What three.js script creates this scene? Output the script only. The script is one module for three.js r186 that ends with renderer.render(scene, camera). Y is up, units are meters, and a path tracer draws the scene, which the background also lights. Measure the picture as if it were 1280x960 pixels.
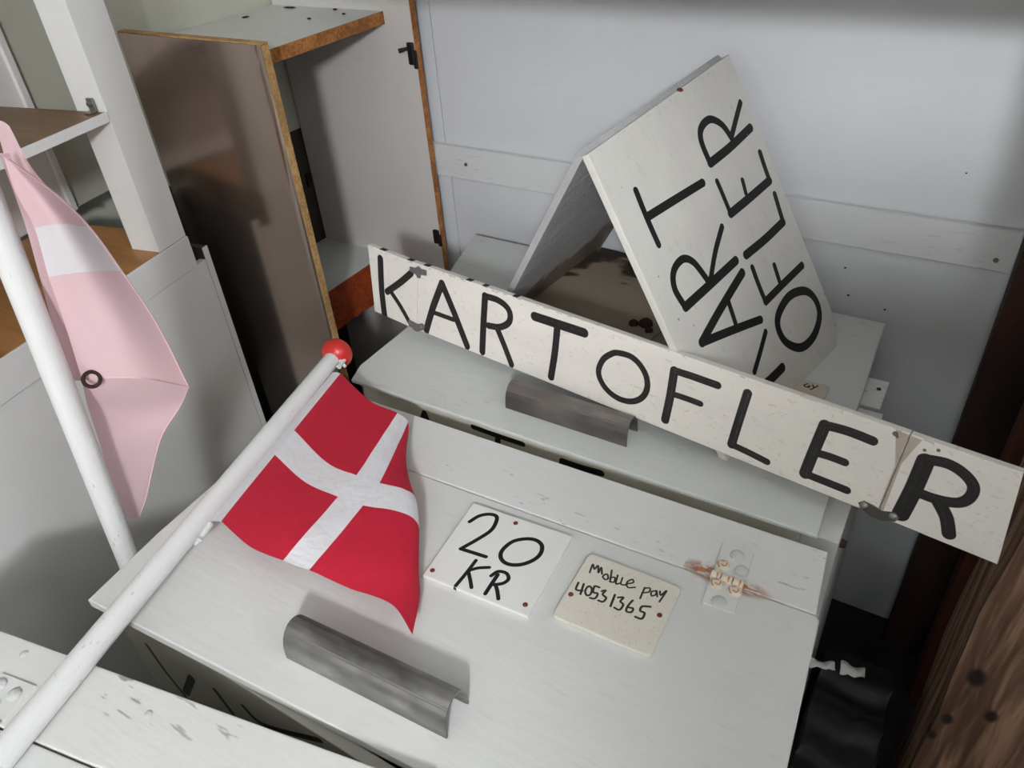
import * as THREE from 'three';
import { mergeGeometries, toCreasedNormals } from 'three/addons/utils/BufferGeometryUtils.js';
import { RoundedBoxGeometry } from 'three/addons/geometries/RoundedBoxGeometry.js';
import { ConvexGeometry } from 'three/addons/geometries/ConvexGeometry.js';
import { RectAreaLightUniformsLib } from 'three/addons/lights/RectAreaLightUniformsLib.js';

// ---------------------------------------------------------------- camera, light, exposure
const V = (x, y, z) => new THREE.Vector3(x, y, z);
const scene = new THREE.Scene();
scene.background = new THREE.Color(0x000000);
const camera = new THREE.PerspectiveCamera(2 * Math.atan(480 / 961) * 180 / Math.PI, 4 / 3, 0.05, 30);
camera.position.set(0, 1.645, 0);
camera.up.set(-0.263, 0.801, -0.537);
camera.lookAt(-0.452, 1.645 - 0.595, -0.665);
const renderer = new THREE.WebGLRenderer();
renderer.toneMapping = THREE.LinearToneMapping;
renderer.toneMappingExposure = 1.0;
renderer.shadowMap.enabled = true;
renderer.shadowMap.type = THREE.PCFSoftShadowMap;
RectAreaLightUniformsLib.init();
// pendant lamp behind the photographer; faint daylight from a window behind and one high in the right-hand wall
const WIN = { x: 0.1, y: 1.75, z: 2.86, w: 0.9, h: 0.8 }, SIDE = { x: 1.6, y: 2.15, z: -0.25, w: 0.8, h: 0.5 };
const day = new THREE.RectAreaLight(0xf2f8ff, 3, WIN.w - 0.1, WIN.h - 0.1);
day.position.set(WIN.x, WIN.y, WIN.z - 0.06); day.lookAt(WIN.x, WIN.y, 0); scene.add(day);
const day2 = new THREE.RectAreaLight(0xf2f8ff, 9, SIDE.w - 0.1, SIDE.h - 0.1);
day2.position.set(SIDE.x - 0.06, SIDE.y, SIDE.z); day2.lookAt(0, SIDE.y, SIDE.z); scene.add(day2);
const LAMP = { x: 0.7, y: 2.22, z: 1.4, r: 0.11 };
const bulb = new THREE.PointLight(0xf9fbff, 14); bulb.shadow.radius = 5.5;
bulb.position.set(LAMP.x, LAMP.y, LAMP.z); scene.add(bulb);

// ---------------------------------------------------------------- helpers
let seed = 7;
const rnd = () => { seed = (seed * 1664525 + 1013904223) >>> 0; return seed / 4294967296; };
const used = new Map();
function numbered(n) { const k = used.get(n) || 0; used.set(n, k + 1); return k ? n + '_' + String(k).padStart(3, '0') : n; }
function thing(name, label, category, [x, y, z], group) {
  const o = new THREE.Group(); o.name = numbered(name); o.position.set(x, y, z);
  o.userData = { label, category }; if (group) o.userData.group = group;
  scene.add(o); return o;
}
// geometry is written in room coordinates; part() moves it into the frame of its thing
function part(t, name, g, m, label) {
  let r = t; while (r.parent && r.parent !== scene) r = r.parent;
  g = g.clone(); g.translate(-r.position.x, -r.position.y, -r.position.z);
  const o = new THREE.Mesh(g, m); o.name = name; if (label) o.userData.label = label;
  t.add(o); return o;
}
function struct(name, g, m) { const o = new THREE.Mesh(g, m); o.name = name; o.userData.kind = 'structure'; scene.add(o); return o; }
const merge = (a) => mergeGeometries(a.map((g) => { const q = g.index ? g.toNonIndexed() : g.clone(); return q; }));
// uv in metres by the dominant direction of the face
function boxUV(g) {
  g = g.index ? g.toNonIndexed() : g; const p = g.attributes.position, n = g.attributes.normal, uv = new Float32Array(p.count * 2);
  for (let i = 0; i < p.count; i++) {
    const ax = Math.abs(n.getX(i)), ay = Math.abs(n.getY(i)), az = Math.abs(n.getZ(i)), x = p.getX(i), y = p.getY(i), z = p.getZ(i);
    if (ay >= ax && ay >= az) { uv[2 * i] = x; uv[2 * i + 1] = z; } else if (ax >= az) { uv[2 * i] = z; uv[2 * i + 1] = y; } else { uv[2 * i] = x; uv[2 * i + 1] = y; }
  }
  g.setAttribute('uv', new THREE.BufferAttribute(uv, 2)); return g;
}
function box(x0, x1, y0, y1, z0, z1, r = 0.0015) {
  const w = x1 - x0, h = y1 - y0, d = z1 - z0, g = r ? new RoundedBoxGeometry(w, h, d, 2, Math.min(r, w / 2.1, h / 2.1, d / 2.1)) : new THREE.BoxGeometry(w, h, d);
  g.translate((x0 + x1) / 2, (y0 + y1) / 2, (z0 + z1) / 2); return boxUV(g);
}
// board from an outline in the plane (O; u, v), front face on that plane, thickness behind it
function frame(O, u, v) { const n = u.clone().cross(v).normalize(); return new THREE.Matrix4().makeBasis(u, v, n).setPosition(O); }
function board(M, pts, t, bev = 0.0012, print) {
  const s = new THREE.Shape(pts.map(([a, b]) => new THREE.Vector2(a, b)));
  let g = new THREE.ExtrudeGeometry(s, { depth: Math.max(t - 2 * bev, 0.0002), bevelEnabled: bev > 0, bevelThickness: bev, bevelSize: bev, bevelOffset: -bev, bevelSegments: 2, curveSegments: 8 });
  g.translate(0, 0, -t + bev);
  if (print) { // print = [a0, a1, b0, b1]: the part of the plane that the texture covers
    const p = g.attributes.position, n = g.attributes.normal, uv = g.attributes.uv;
    for (let i = 0; i < p.count; i++) {
      const f = n.getZ(i) > 0.5, a = (p.getX(i) - print[0]) / (print[1] - print[0]), b = (p.getY(i) - print[2]) / (print[3] - print[2]);
      uv.setXY(i, a, f ? b : 0.012 + 0.01 * b);
    }
    return g.applyMatrix4(M);
  }
  return boxUV(g.applyMatrix4(M));
}
const flat = (y) => frame(V(0, y, 0), V(1, 0, 0), V(0, 0, -1)); // outlines given as [x, -z], face up
const lid = (y, pts, t, bev = 0.002) => board(flat(y), pts.map(([x, z]) => [x, -z]), t, bev);
function rod(a, b, ra, rb = ra, seg = 20, hs = 1) {
  const d = b.clone().sub(a), g = new THREE.CylinderGeometry(rb, ra, d.length(), seg, hs);
  g.applyQuaternion(new THREE.Quaternion().setFromUnitVectors(V(0, 1, 0), d.clone().normalize())); const c = a.clone().lerp(b, 0.5); g.translate(c.x, c.y, c.z); return g;
}
function dome(c, r, h, seg = 14) { // low screw head, axis up
  const g = new THREE.SphereGeometry(r, seg, 6, 0, Math.PI * 2, 0, Math.PI / 2); g.scale(1, h / r, 1); g.translate(c[0], c[1], c[2]); return g;
}
function roundRect(a0, a1, b0, b1, r, n = 5) {
  const o = []; for (const [cx, cy, s] of [[a1 - r, b1 - r, 0], [a0 + r, b1 - r, 1], [a0 + r, b0 + r, 2], [a1 - r, b0 + r, 3]])
    for (let i = 0; i <= n; i++) { const t = (s + i / n) * Math.PI / 2; o.push([cx + r * Math.cos(t), cy + r * Math.sin(t)]); }
  return o;
}
// ---------------------------------------------------------------- procedural textures
const hash = (x, y, s) => { let h = (x * 374761393 + y * 668265263 + s * 2147483647) | 0; h = Math.imul(h ^ (h >>> 13), 1274126177); return ((h ^ (h >>> 16)) >>> 0) / 4294967296; };
function vnoise(x, y, px, py, s) {
  const xi = Math.floor(x), yi = Math.floor(y), fx = x - xi, fy = y - yi, a = fx * fx * (3 - 2 * fx), b = fy * fy * (3 - 2 * fy);
  const w = (q, p) => ((q % p) + p) % p, x0 = w(xi, px), x1 = w(xi + 1, px), y0 = w(yi, py), y1 = w(yi + 1, py);
  return (hash(x0, y0, s) * (1 - a) + hash(x1, y0, s) * a) * (1 - b) + (hash(x0, y1, s) * (1 - a) + hash(x1, y1, s) * a) * b;
}
function fbm(u, v, fx, fy, oct, s) { let r = 0, a = 0.5, t = 0; for (let o = 0; o < oct; o++) { r += a * vnoise(u * fx, v * fy, fx, fy, s + o); t += a; a *= 0.55; fx *= 2; fy *= 2; } return r / t; }
const clamp = (x) => Math.min(1, Math.max(0, x)), smooth = (a, b, x) => { const t = clamp((x - a) / (b - a)); return t * t * (3 - 2 * t); };
const mix3 = (a, b, t) => [a[0] + (b[0] - a[0]) * t, a[1] + (b[1] - a[1]) * t, a[2] + (b[2] - a[2]) * t];
function tex(w, h, fn, srgb = true, rx = 1, ry = 1) {
  const d = new Uint8Array(w * h * 4);
  for (let y = 0; y < h; y++) for (let x = 0; x < w; x++) {
    const c = fn((x + 0.5) / w, (y + 0.5) / h), i = (y * w + x) * 4;
    d[i] = clamp(c[0]) * 255; d[i + 1] = clamp(c[1]) * 255; d[i + 2] = clamp(c[2]) * 255; d[i + 3] = 255;
  }
  const t = new THREE.DataTexture(d, w, h); if (srgb) t.colorSpace = THREE.SRGBColorSpace;
  t.wrapS = t.wrapT = THREE.RepeatWrapping; t.magFilter = THREE.LinearFilter; t.minFilter = THREE.LinearMipmapLinearFilter; t.generateMipmaps = true; t.repeat.set(rx, ry); t.needsUpdate = true; return t;
}
const gray = (fn) => (u, v) => { const g = fn(u, v); return [g, g, g]; };
const rgb = (h) => [(h >> 16 & 255) / 255, (h >> 8 & 255) / 255, (h & 255) / 255];
const std = (o) => new THREE.MeshStandardMaterial({ roughness: 0.6, metalness: 0, side: THREE.DoubleSide, ...o });
const brushBump = tex(512, 512, gray((u, v) => 0.6 * fbm(u, v, 6, 60, 4, 11) + 0.4 * fbm(u, v, 40, 40, 3, 5)), false, 2, 2);
// painted board: base colour, soft mottling, thin grey scuffs along the board
function paint(hex, mott, scuff, s, o = {}) {
  const c = rgb(hex), dirt = rgb(0x6a675e);
  const m = tex(1024, 1024, (u, v) => {
    const k = (fbm(u, v, 5, 5, 4, s) - 0.5) * mott; let q = [c[0] + k, c[1] + k, c[2] + k * 1.1];
    if (scuff) {
      const g = fbm(u + 0.01 * fbm(u, v, 30, 30, 2, s + 3), v + 0.006 * fbm(u, v, 20, 20, 2, s + 5), 26, 180, 3, s + 9), a = fbm(u, v, 5, 9, 3, s + 17);
      q = mix3(q, dirt, 0.75 * smooth(0.70, 0.80, g) * smooth(0.5, 0.64, a) * scuff);
      q = mix3(q, dirt, 0.6 * smooth(0.72, 0.8, fbm(u + 0.004 * fbm(u, v, 80, 80, 2, s + 2), v, 70, 260, 3, s + 31)) * smooth(0.56, 0.66, fbm(u, v, 7, 12, 3, s + 51)) * scuff);
    }
    return q;
  });
  return std({ map: m, bumpMap: brushBump, bumpScale: 0.0006, roughness: 0.42, ...o });
}
function wood(c0, c1, s, fx, fy, o = {}, knots = []) {
  const a = rgb(c0), b = rgb(c1);
  const f = (u, v) => {
    let du = 0, kn = 0;
    for (const [ku, kv, kr] of knots) { const dx = u - ku, dy = (v - kv) * 0.55, r = Math.hypot(dx, dy); du += (dx > 0 ? 1 : -1) * 0.5 * kr * Math.exp(-r / kr); kn = Math.max(kn, smooth(kr * 0.75, kr * 0.25, r)); }
    const g = fbm(u + du, v, fx, fy, 5, s), h = fbm(u, v, 3, 3, 3, s + 40); return [smooth(0.3, 0.7, g) * 0.75 + 0.25 * h, kn];
  };
  const map = tex(768, 768, (u, v) => { const [g, k] = f(u, v); return mix3(mix3(a, b, g), mix3(a, [0, 0, 0], 0.6), k); }, true);
  const bump = tex(512, 512, gray((u, v) => { const [g, k] = f(u, v); return g * (1 - 0.7 * k); }), false);
  return std({ map, bumpMap: bump, bumpScale: 0.002, roughness: 0.75, ...o });
}
// canvas print: ground painted by noise, then hand-lettered strokes; units are centimetres from the lower left corner
function printTex(W, H, ppc, ground, strokes, ink, extra, origin = [0, 0], down = false) {
  const w = Math.round(W * ppc), h = Math.round(H * ppc), cv = document.createElement('canvas'); cv.width = w; cv.height = h;
  const c = cv.getContext('2d'), im = c.createImageData(w, h);
  for (let y = 0; y < h; y++) for (let x = 0; x < w; x++) { const q = ground(x / w, y / h), i = (y * w + x) * 4; for (let k = 0; k < 3; k++) im.data[i + k] = clamp(q[k]) * 255; im.data[i + 3] = 255; }
  c.putImageData(im, 0, 0);
  const X = (a) => (a - origin[0]) * ppc, Y = (b) => down ? (b - origin[1]) * ppc : h - (b - origin[1]) * ppc;
  const trace = (s) => {
    const p = []; for (let i = 1; i < s.length; i += 2) p.push([X(s[i]), Y(s[i + 1])]);
    const closed = p.length > 3 && Math.hypot(p[0][0] - p[p.length - 1][0], p[0][1] - p[p.length - 1][1]) < 1;
    c.beginPath(); c.moveTo(...p[0]);
    if (p.length < 3) c.lineTo(...p[1]);
    else for (let i = 0; i < p.length - 1; i++) { // Catmull-Rom through the points
      const n = p.length, a = p[i - 1] || (closed ? p[n - 2] : p[0]), b = p[i], d = p[i + 1], e = p[i + 2] || (closed ? p[1] : d);
      c.bezierCurveTo(b[0] + (d[0] - a[0]) / 6, b[1] + (d[1] - a[1]) / 6, d[0] - (e[0] - b[0]) / 6, d[1] - (e[1] - b[1]) / 6, d[0], d[1]);
    }
    c.stroke();
  };
  c.lineJoin = 'round'; c.lineCap = ink.cap || 'round'; c.strokeStyle = ink.color;
  for (const s of strokes) { c.lineWidth = s[0] * ppc * (ink.k || 1); trace(s); }
  if (ink.streak) { c.lineCap = 'butt'; strokes.forEach((s, i) => { for (let k = 0; k < 3; k++) { c.globalAlpha = ink.streak * (0.5 + rnd()); c.setLineDash([ppc * (0.5 + rnd() * 3), ppc * (0.3 + rnd() * 2)]); c.lineDashOffset = rnd() * 50; c.strokeStyle = '#6f6a66'; c.lineWidth = ppc * (0.05 + 0.08 * rnd()); c.save(); c.translate((rnd() - 0.5) * s[0] * ppc * 0.6, (rnd() - 0.5) * s[0] * ppc * 0.6); trace(s); c.restore(); } }); c.globalAlpha = 1; c.setLineDash([]); }
  if (extra) extra(c, X, Y, ppc, w, h);
  const t = new THREE.CanvasTexture(cv); t.colorSpace = THREE.SRGBColorSpace; t.magFilter = THREE.LinearFilter; return t;
}
// ---------------------------------------------------------------- lettering, measured on each board (width, then a, b, a, b ... in cm)
const BOARD= [
[1.2522,2.4,11.4,2.4,5.3,2.9,0.1],
[1.0649,10.5,10.7,7.7,8.2,3.9,5.2],
[0.8473,4.6,5.8,7.5,3.2,10.4,-0.1],
[1.1769,18.2,10.8,16.0,5.7,14.2,0.5],
[1.1502,18.2,10.8,21.3,5.8,24.3,0.6],
[0.7302,15.7,4.6,21.0,4.7],
[1.1155,28.2,11.3,28.0,6.0,27.9,0.7],
[0.9524,28.2,11.3,30.9,11.4,33.0,10.7,33.8,9.4,33.4,7.9,31.6,6.6,29.1,6.1],
[0.9642,31.1,6.2,32.9,3.3,34.5,0.5],
[1.2845,38.8,10.8,43.6,10.9,48.5,11.0],
[1.0476,43.4,10.4,43.3,5.9,42.9,1.1],
[0.8095,54.9,9.7,57.3,9.8,59.3,8.6,60.4,6.7,60.3,4.6,59.0,2.9,56.9,2.1,54.5,2.4,52.6,3.7,51.8,5.5,52.4,7.7,53.7,9.1,54.9,9.7],
[1.0928,64.4,10.1,64.4,5.6,64.2,1.6],
[0.9444,64.4,10.1,67.6,10.2,71.2,10.2],
[0.7809,64.8,6.3,67.0,6.4,69.2,6.4],
[1.0588,75.6,10.6,75.2,5.9,74.9,1.9],
[0.8352,74.9,1.9,77.6,1.7,80.3,1.4],
[1.268,86.4,10.0,85.9,5.3,85.6,1.9],
[1.0684,86.4,10.0,89.2,10.3,92.4,10.2],
[0.9193,86.1,5.6,88.0,5.8,90.0,5.8],
[0.935,85.6,1.9,88.6,1.9,91.2,1.9],
[1.7045,98.7,10.0,98.5,5.6,98.1,1.6],
[1.1224,98.4,10.2,100.9,10.7,102.9,10.2,104.3,9.0,104.4,7.4,103.4,6.1,101.0,5.5,98.4,5.5],
[1.3177,101.4,5.4,102.9,3.6,103.8,1.5]] ;
const FRAME= [
[1.2604,23.6,12.1,30.2,12.2,37.7,11.9],
[1.095,23.6,12.1,24.0,8.5,25.5,6.8,28.5,6.6,30.8,8.5,31.6,11.2],
[0.9323,31.8,11.0,34.8,9.3,38.1,7.5],
[1.268,22.7,20.6,29.5,20.9,36.3,21.1],
[0.8758,22.7,20.6,23.0,17.7,23.2,15.1],
[0.8402,28.7,19.9,29.4,17.8],
[1.0261,36.3,21.1,36.7,18.6,37.2,16.3],
[1.2736,21.6,27.6,27.9,28.1,34.8,28.3],
[1.0296,34.8,28.3,35.4,25.9,36.0,23.6],
[1.1494,20.9,36.0,27.5,36.3,34.5,36.7],
[0.9619,20.9,36.0,21.2,33.0,21.7,30.0],
[0.9257,26.6,35.7,27.3,32.7],
[1.3143,32.1,40.5,33.8,43.3,32.8,46.1,28.8,47.7,24.2,47.1,21.1,44.1,20.9,41.0,23.0,39.3,27.6,38.8,32.1,40.5],
[0.8756,17.5,39.7,13.9,41.4,10.5,42.9],
[1.3589,17.3,46.6,13.1,46.2,8.4,45.4],
[0.9519,5.3,8.1,4.7,12.1,4.3,16.4],
[1.1266,5.3,12.2,12.2,12.9,19.8,13.7],
[1.2722,3.2,26.4,10.4,26.7,18.7,27.0],
[1.0433,3.2,26.4,3.0,23.1,4.6,21.0,7.5,20.6,9.4,22.2,10.4,25.9],
[0.908,11.1,26.2,15.0,23.5,19.3,21.2],
[1.2833,2.8,32.4,9.9,30.9,18.8,29.3],
[1.164,2.8,32.4,9.7,34.7,17.7,37.5],
[0.9109,12.6,30.7,11.7,34.5]] ;
const PRICE = [
[0.5222,0.9,10.7,1.6,12.2,2.8,13.1,3.9,13.1,4.4,11.9,4.4,10.3,3.4,8.0,2.3,5.9],
[0.5076,2.3,5.9,4.2,6.0,6.1,6.1],
[0.527,12.1,10.9,12.5,9.9,12.4,8.8,11.8,7.7,10.9,6.8,9.8,6.3,8.8,6.3,8.0,6.8,7.6,7.7,7.7,8.8,8.2,10.0,9.2,10.9,10.3,11.4,11.3,11.4,12.1,10.9],
[0.4544,5.2,5.0,5.1,2.6,4.9,0.3],
[0.4336,7.4,4.7,6.1,4.0,5.1,3.0],
[0.4509,5.2,3.0,6.2,1.8,6.9,0.9],
[0.49,9.0,4.1,9.0,2.3,9.0,0.8],
[0.4497,8.3,3.6,8.8,4.6,9.9,4.8,10.6,4.1,10.3,3.2,9.4,2.5],
[0.4651,9.5,2.6,10.2,1.8,10.9,0.8]] ;
const PAY = [
[0.2793,1.2,8.0,1.0,9.4,1.5,8.8,1.7,9.5,2.2,8.5,2.2,9.4,2.7,8.5],
[0.2773,3.6,8.4,3.7,8.1,3.5,7.9,3.3,7.9,3.0,8.1,3.0,8.4,3.2,8.7,3.4,8.7,3.6,8.4],
[0.2777,3.6,9.6,4.1,7.9],
[0.2553,3.9,8.4,4.4,8.7,4.6,8.0,4.1,7.8],
[0.2764,4.6,9.2,4.9,7.9,5.3,8.1],
[0.2548,5.3,9.1,5.5,8.1,6.1,8.2],
[0.2546,6.1,8.4,6.8,9.0,6.5,9.4,6.1,8.7,6.5,8.0,7.3,8.4],
[0.2737,8.4,8.9,8.5,7.1],
[0.2534,8.4,8.8,9.0,9.1,9.1,8.5,8.4,8.0],
[0.2528,9.9,9.1,9.4,8.7,9.6,8.1,10.0,8.5,9.9,9.1,10.3,8.3],
[0.2737,10.3,9.2,10.6,8.7,11.0,9.6,10.8,7.7],
[0.3165,0.6,5.9,0.8,4.8,1.6,5.0],
[0.3161,1.3,6.0,1.6,4.4],
[0.3155,2.7,5.3,2.7,4.8,2.4,4.6,2.1,4.8,1.9,5.2,1.9,5.7,2.1,6.0,2.5,5.8,2.7,5.3],
[0.315,3.3,6.4,2.7,6.3,2.9,5.4,3.5,5.4,3.5,4.6,2.9,4.4],
[0.3141,3.8,6.0,4.2,6.3,4.1,5.6,4.7,5.3,4.6,4.6,4.0,4.5],
[0.3337,5.5,6.2,5.7,4.4],
[0.3123,6.0,6.0,6.6,6.3,6.5,5.6,7.0,5.3,6.9,4.4,6.2,4.4],
[0.3112,7.8,6.4,7.6,5.4,7.7,4.6,8.3,4.7,8.3,5.3,7.7,5.2],
[0.331,10.1,6.5,9.2,6.1,9.2,5.4,9.8,5.3,9.8,4.4,9.0,4.3]] ;
const REAR = [
[1.0175,-73.6,80.3,-75.9,75.3],
[1.0082,-73.6,80.3,-72.6,76.5],
[1.0786,-63.1,80.9,-58.1,80.8,-53.3,80.9],
[1.0889,-58.1,80.7,-58.6,77.4],
[1.2871,-45.8,80.2,-42.6,80.2,-39.0,80.5],
[1.1852,-45.8,80.2,-46.3,75.7]] ;
const MID = [
[0.6533,-81.3,76.0,-80.2,70.8,-78.2,66.1],
[0.8908,-72.6,74.8,-77.3,67.5],
[0.7202,-67.5,75.8,-66.0,71.8],
[0.6642,-61.9,76.6,-58.7,75.0,-47.5,81.5]] ;

// ---------------------------------------------------------------- cloth control points (rows of points, metres)
const CLOTH1=[
[[-0.854,0.893,-0.736],[-0.754,0.895,-0.696],[-0.695,0.895,-0.693],[-0.677,0.881,-0.694],[-0.653,0.865,-0.654],[-0.626,0.857,-0.601],[-0.592,0.851,-0.551]],
[[-0.819,0.891,-0.587],[-0.713,0.897,-0.549],[-0.649,0.905,-0.543],[-0.609,0.905,-0.546],[-0.573,0.900,-0.556],[-0.556,0.885,-0.557],[-0.539,0.857,-0.524]],
[[-0.804,0.891,-0.530],[-0.714,0.897,-0.503],[-0.644,0.905,-0.498],[-0.600,0.907,-0.500],[-0.559,0.905,-0.513],[-0.524,0.889,-0.519],[-0.507,0.859,-0.488]],
[[-0.785,0.890,-0.449],[-0.698,0.897,-0.426],[-0.637,0.903,-0.425],[-0.593,0.905,-0.428],[-0.534,0.905,-0.438],[-0.487,0.895,-0.456],[-0.465,0.865,-0.439]],
[[-0.771,0.890,-0.395],[-0.699,0.890,-0.381],[-0.639,0.895,-0.383],[-0.595,0.897,-0.386],[-0.532,0.897,-0.389],[-0.470,0.895,-0.396],[-0.433,0.875,-0.384]]];
const PINK =[ [[-0.830,1.407,-0.365],[-0.829,1.406,-0.366],[-0.828,1.404,-0.367]],
[[-0.854,1.364,-0.371],[-0.835,1.365,-0.381],[-0.848,1.349,-0.406]],
[[-0.875,1.315,-0.382],[-0.841,1.321,-0.394],[-0.870,1.293,-0.437]],
[[-0.901,1.247,-0.384],[-0.861,1.251,-0.408],[-0.884,1.220,-0.460]],
[[-0.920,1.177,-0.385],[-0.873,1.175,-0.417],[-0.885,1.134,-0.477]],
[[-0.938,1.089,-0.381],[-0.884,1.082,-0.421],[-0.881,1.025,-0.484]] ];
const FLAP =[ [[-0.954,1.079,-0.389],[-0.934,1.044,-0.442],[-0.900,1.012,-0.492]],
[[-0.961,1.039,-0.382],[-0.944,1.006,-0.431],[-0.916,0.982,-0.481]],
[[-0.966,0.976,-0.376],[-0.958,0.950,-0.415],[-0.944,0.936,-0.451]],
[[-0.968,0.910,-0.367],[-0.968,0.889,-0.395],[-0.962,0.880,-0.424]],
[[-0.967,0.863,-0.361],[-0.971,0.843,-0.380],[-0.970,0.835,-0.399]],
[[-0.965,0.841,-0.359],[-0.971,0.821,-0.370],[-0.974,0.814,-0.382]] ];
const STRIP =[ [[-0.843,1.408,-0.368],[-0.846,1.404,-0.379]],
[[-0.867,1.361,-0.375],[-0.871,1.357,-0.385]],
[[-0.889,1.314,-0.380],[-0.887,1.306,-0.397]],
[[-0.916,1.245,-0.381],[-0.913,1.236,-0.400]],
[[-0.937,1.176,-0.379],[-0.932,1.165,-0.399]],
[[-0.954,1.084,-0.377],[-0.950,1.074,-0.394]] ];
const BACKFOLD =[ [[-0.840,1.439,-0.377],[-0.837,1.436,-0.382],[-0.835,1.431,-0.385]],
[[-0.869,1.393,-0.383],[-0.862,1.389,-0.395],[-0.857,1.378,-0.399]],
[[-0.898,1.329,-0.393],[-0.888,1.334,-0.420],[-0.878,1.318,-0.427]],
[[-0.926,1.252,-0.400],[-0.909,1.264,-0.448],[-0.896,1.249,-0.459]] ];

// ---------------------------------------------------------------- materials
const M = {
  wall: paint(0xd6d8db, 0.03, 0.03, 3, { roughness: 0.5 }),
  batten: paint(0xd9dadb, 0.03, 0.2, 23, { roughness: 0.45 }),
  leftWall: paint(0xc4c4b7, 0.04, 0, 41, { roughness: 0.6 }),
  lid: paint(0xd8d9d6, 0.025, 0.05, 55, { roughness: 0.38 }),
  hingeBoard: paint(0xdedfdd, 0.03, 0.55, 71, { roughness: 0.4 }),
  wornBoard: paint(0xd9d9d5, 0.05, 0.8, 91, { roughness: 0.5 }),
  boxSide: paint(0xc4c2b4, 0.05, 0.15, 13, { roughness: 0.5 }),
  rearLid: paint(0xcfd2ce, 0.03, 0.15, 57, { roughness: 0.38 }),
  cabinet: paint(0xe4e4e2, 0.015, 0, 61, { roughness: 0.35 }),
  cabinetIn: paint(0xd4d0cd, 0.03, 0.05, 62, { roughness: 0.5 }),
  counter: wood(0x9a6a34, 0xb98450, 5, 4, 50, { roughness: 0.45, bumpScale: 0.0003 }),
  shelfWood: wood(0x6b5236, 0x80654a, 6, 4, 50, { roughness: 0.5, bumpScale: 0.0003 }),
  chip: std({ map: tex(1024, 1024, (u, v) => mix3(rgb(0x8a5628), rgb(0xc08246), smooth(0.25, 0.75, 0.5 * fbm(u, v, 260, 260, 2, 77) + 0.5 * fbm(u, v, 40, 40, 3, 78)))), roughness: 0.85 }),
  chipPale: std({ map: tex(1024, 1024, (u, v) => mix3(rgb(0x957245), rgb(0xbf9a66), smooth(0.25, 0.75, 0.5 * fbm(u, v, 260, 260, 2, 79) + 0.5 * fbm(u, v, 30, 30, 3, 80)))), roughness: 0.85 }),
  laminate: std({ map: tex(512, 512, (u, v) => mix3(rgb(0xa5978d), rgb(0xb8a99e), fbm(u, v, 14, 3, 4, 21))), metalness: 0.9, roughness: 0.16 }),
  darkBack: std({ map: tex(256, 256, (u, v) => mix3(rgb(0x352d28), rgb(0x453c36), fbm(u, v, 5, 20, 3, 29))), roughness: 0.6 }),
  alu: std({ map: tex(512, 512, (u, v) => { const g = 0.52 + 0.55 * (fbm(u, v, 14, 30, 4, 8) - 0.5); return [g, g * 0.985, g * 0.97]; }), metalness: 0.85, roughness: 0.45 }),
  aluDark: std({ map: tex(512, 512, (u, v) => { const g = 0.45 + 0.5 * (fbm(u, v, 8, 16, 4, 18) - 0.5); return [g, g * 0.95, g * 0.92]; }), metalness: 0.6, roughness: 0.45 }),
  polePaint: paint(0xe2e3e2, 0.03, 0.3, 15, { roughness: 0.32 }),
  rust: std({ color: 0x6b2d12, roughness: 0.85 }),
  rustDark: std({ color: 0x2f1b14, roughness: 0.9 }),
  rustyPaint: std({ map: tex(256, 256, (u, v) => mix3(rgb(0xe0d6c4), rgb(0xb0703a), smooth(0.55, 0.75, fbm(u, v, 6, 6, 4, 33)))), roughness: 0.5 }),
  steel: std({ color: 0x8d8a86, metalness: 0.8, roughness: 0.4 }),
  black: std({ color: 0x17130f, roughness: 0.5 }),
  red: std({ color: 0xc02a26, roughness: 0.35 }),
  clothRed: std({ color: 0xc01232, roughness: 0.85, map: tex(256, 256, gray((u, v) => 0.93 + 0.07 * fbm(u, v, 64, 64, 2, 3))) }),
  clothWhite: std({ color: 0xdedcdf, roughness: 0.85, bumpMap: tex(512, 512, gray((u, v) => fbm(u, v, 22, 22, 4, 4)), false), bumpScale: 0.0016 }),
  clothPink: new THREE.MeshPhysicalMaterial({ color: 0xeecdd3, roughness: 0.9, side: THREE.DoubleSide, transmission: 0.3, thickness: 0 }),
  clothPale: new THREE.MeshPhysicalMaterial({ color: 0xe9e6e9, roughness: 0.9, side: THREE.DoubleSide, transmission: 0.25, thickness: 0 }),
  timber: wood(0x4d3425, 0xb08c70, 61, 70, 4, { roughness: 0.8, bumpScale: 0.006 }, [[0.176, 0.63, 0.02], [0.167, 0.515, 0.013], [0.212, 0.565, 0.014], [0.158, 0.462, 0.012], [0.24, 0.78, 0.015], [0.25, 0.4, 0.02]]),
  timberDark: wood(0x1e100b, 0x402318, 67, 16, 2, { roughness: 0.85 }),
  floor: std({ map: tex(512, 512, (u, v) => mix3(rgb(0x1b1a19), rgb(0x333231), fbm(u, v, 8, 8, 5, 37))), roughness: 0.8 }),
  ceiling: std({ color: 0xd8d8d4, roughness: 0.9 }),
  bag: std({ color: 0x151415, roughness: 0.55, bumpMap: tex(256, 256, gray((u, v) => fbm(u, v, 8, 8, 5, 47)), false), bumpScale: 0.01 }),
  paper: std({ color: 0xd8d6d2, roughness: 0.9 }),
  dirtyBoard: std({ map: tex(512, 512, (u, v) => mix3(mix3(rgb(0x857868), rgb(0xa89a88), fbm(u, v, 5, 5, 5, 53)), rgb(0x3a302a), smooth(0.6, 0.72, fbm(u, v, 7, 14, 4, 54)))), roughness: 0.85 }),
};
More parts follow.
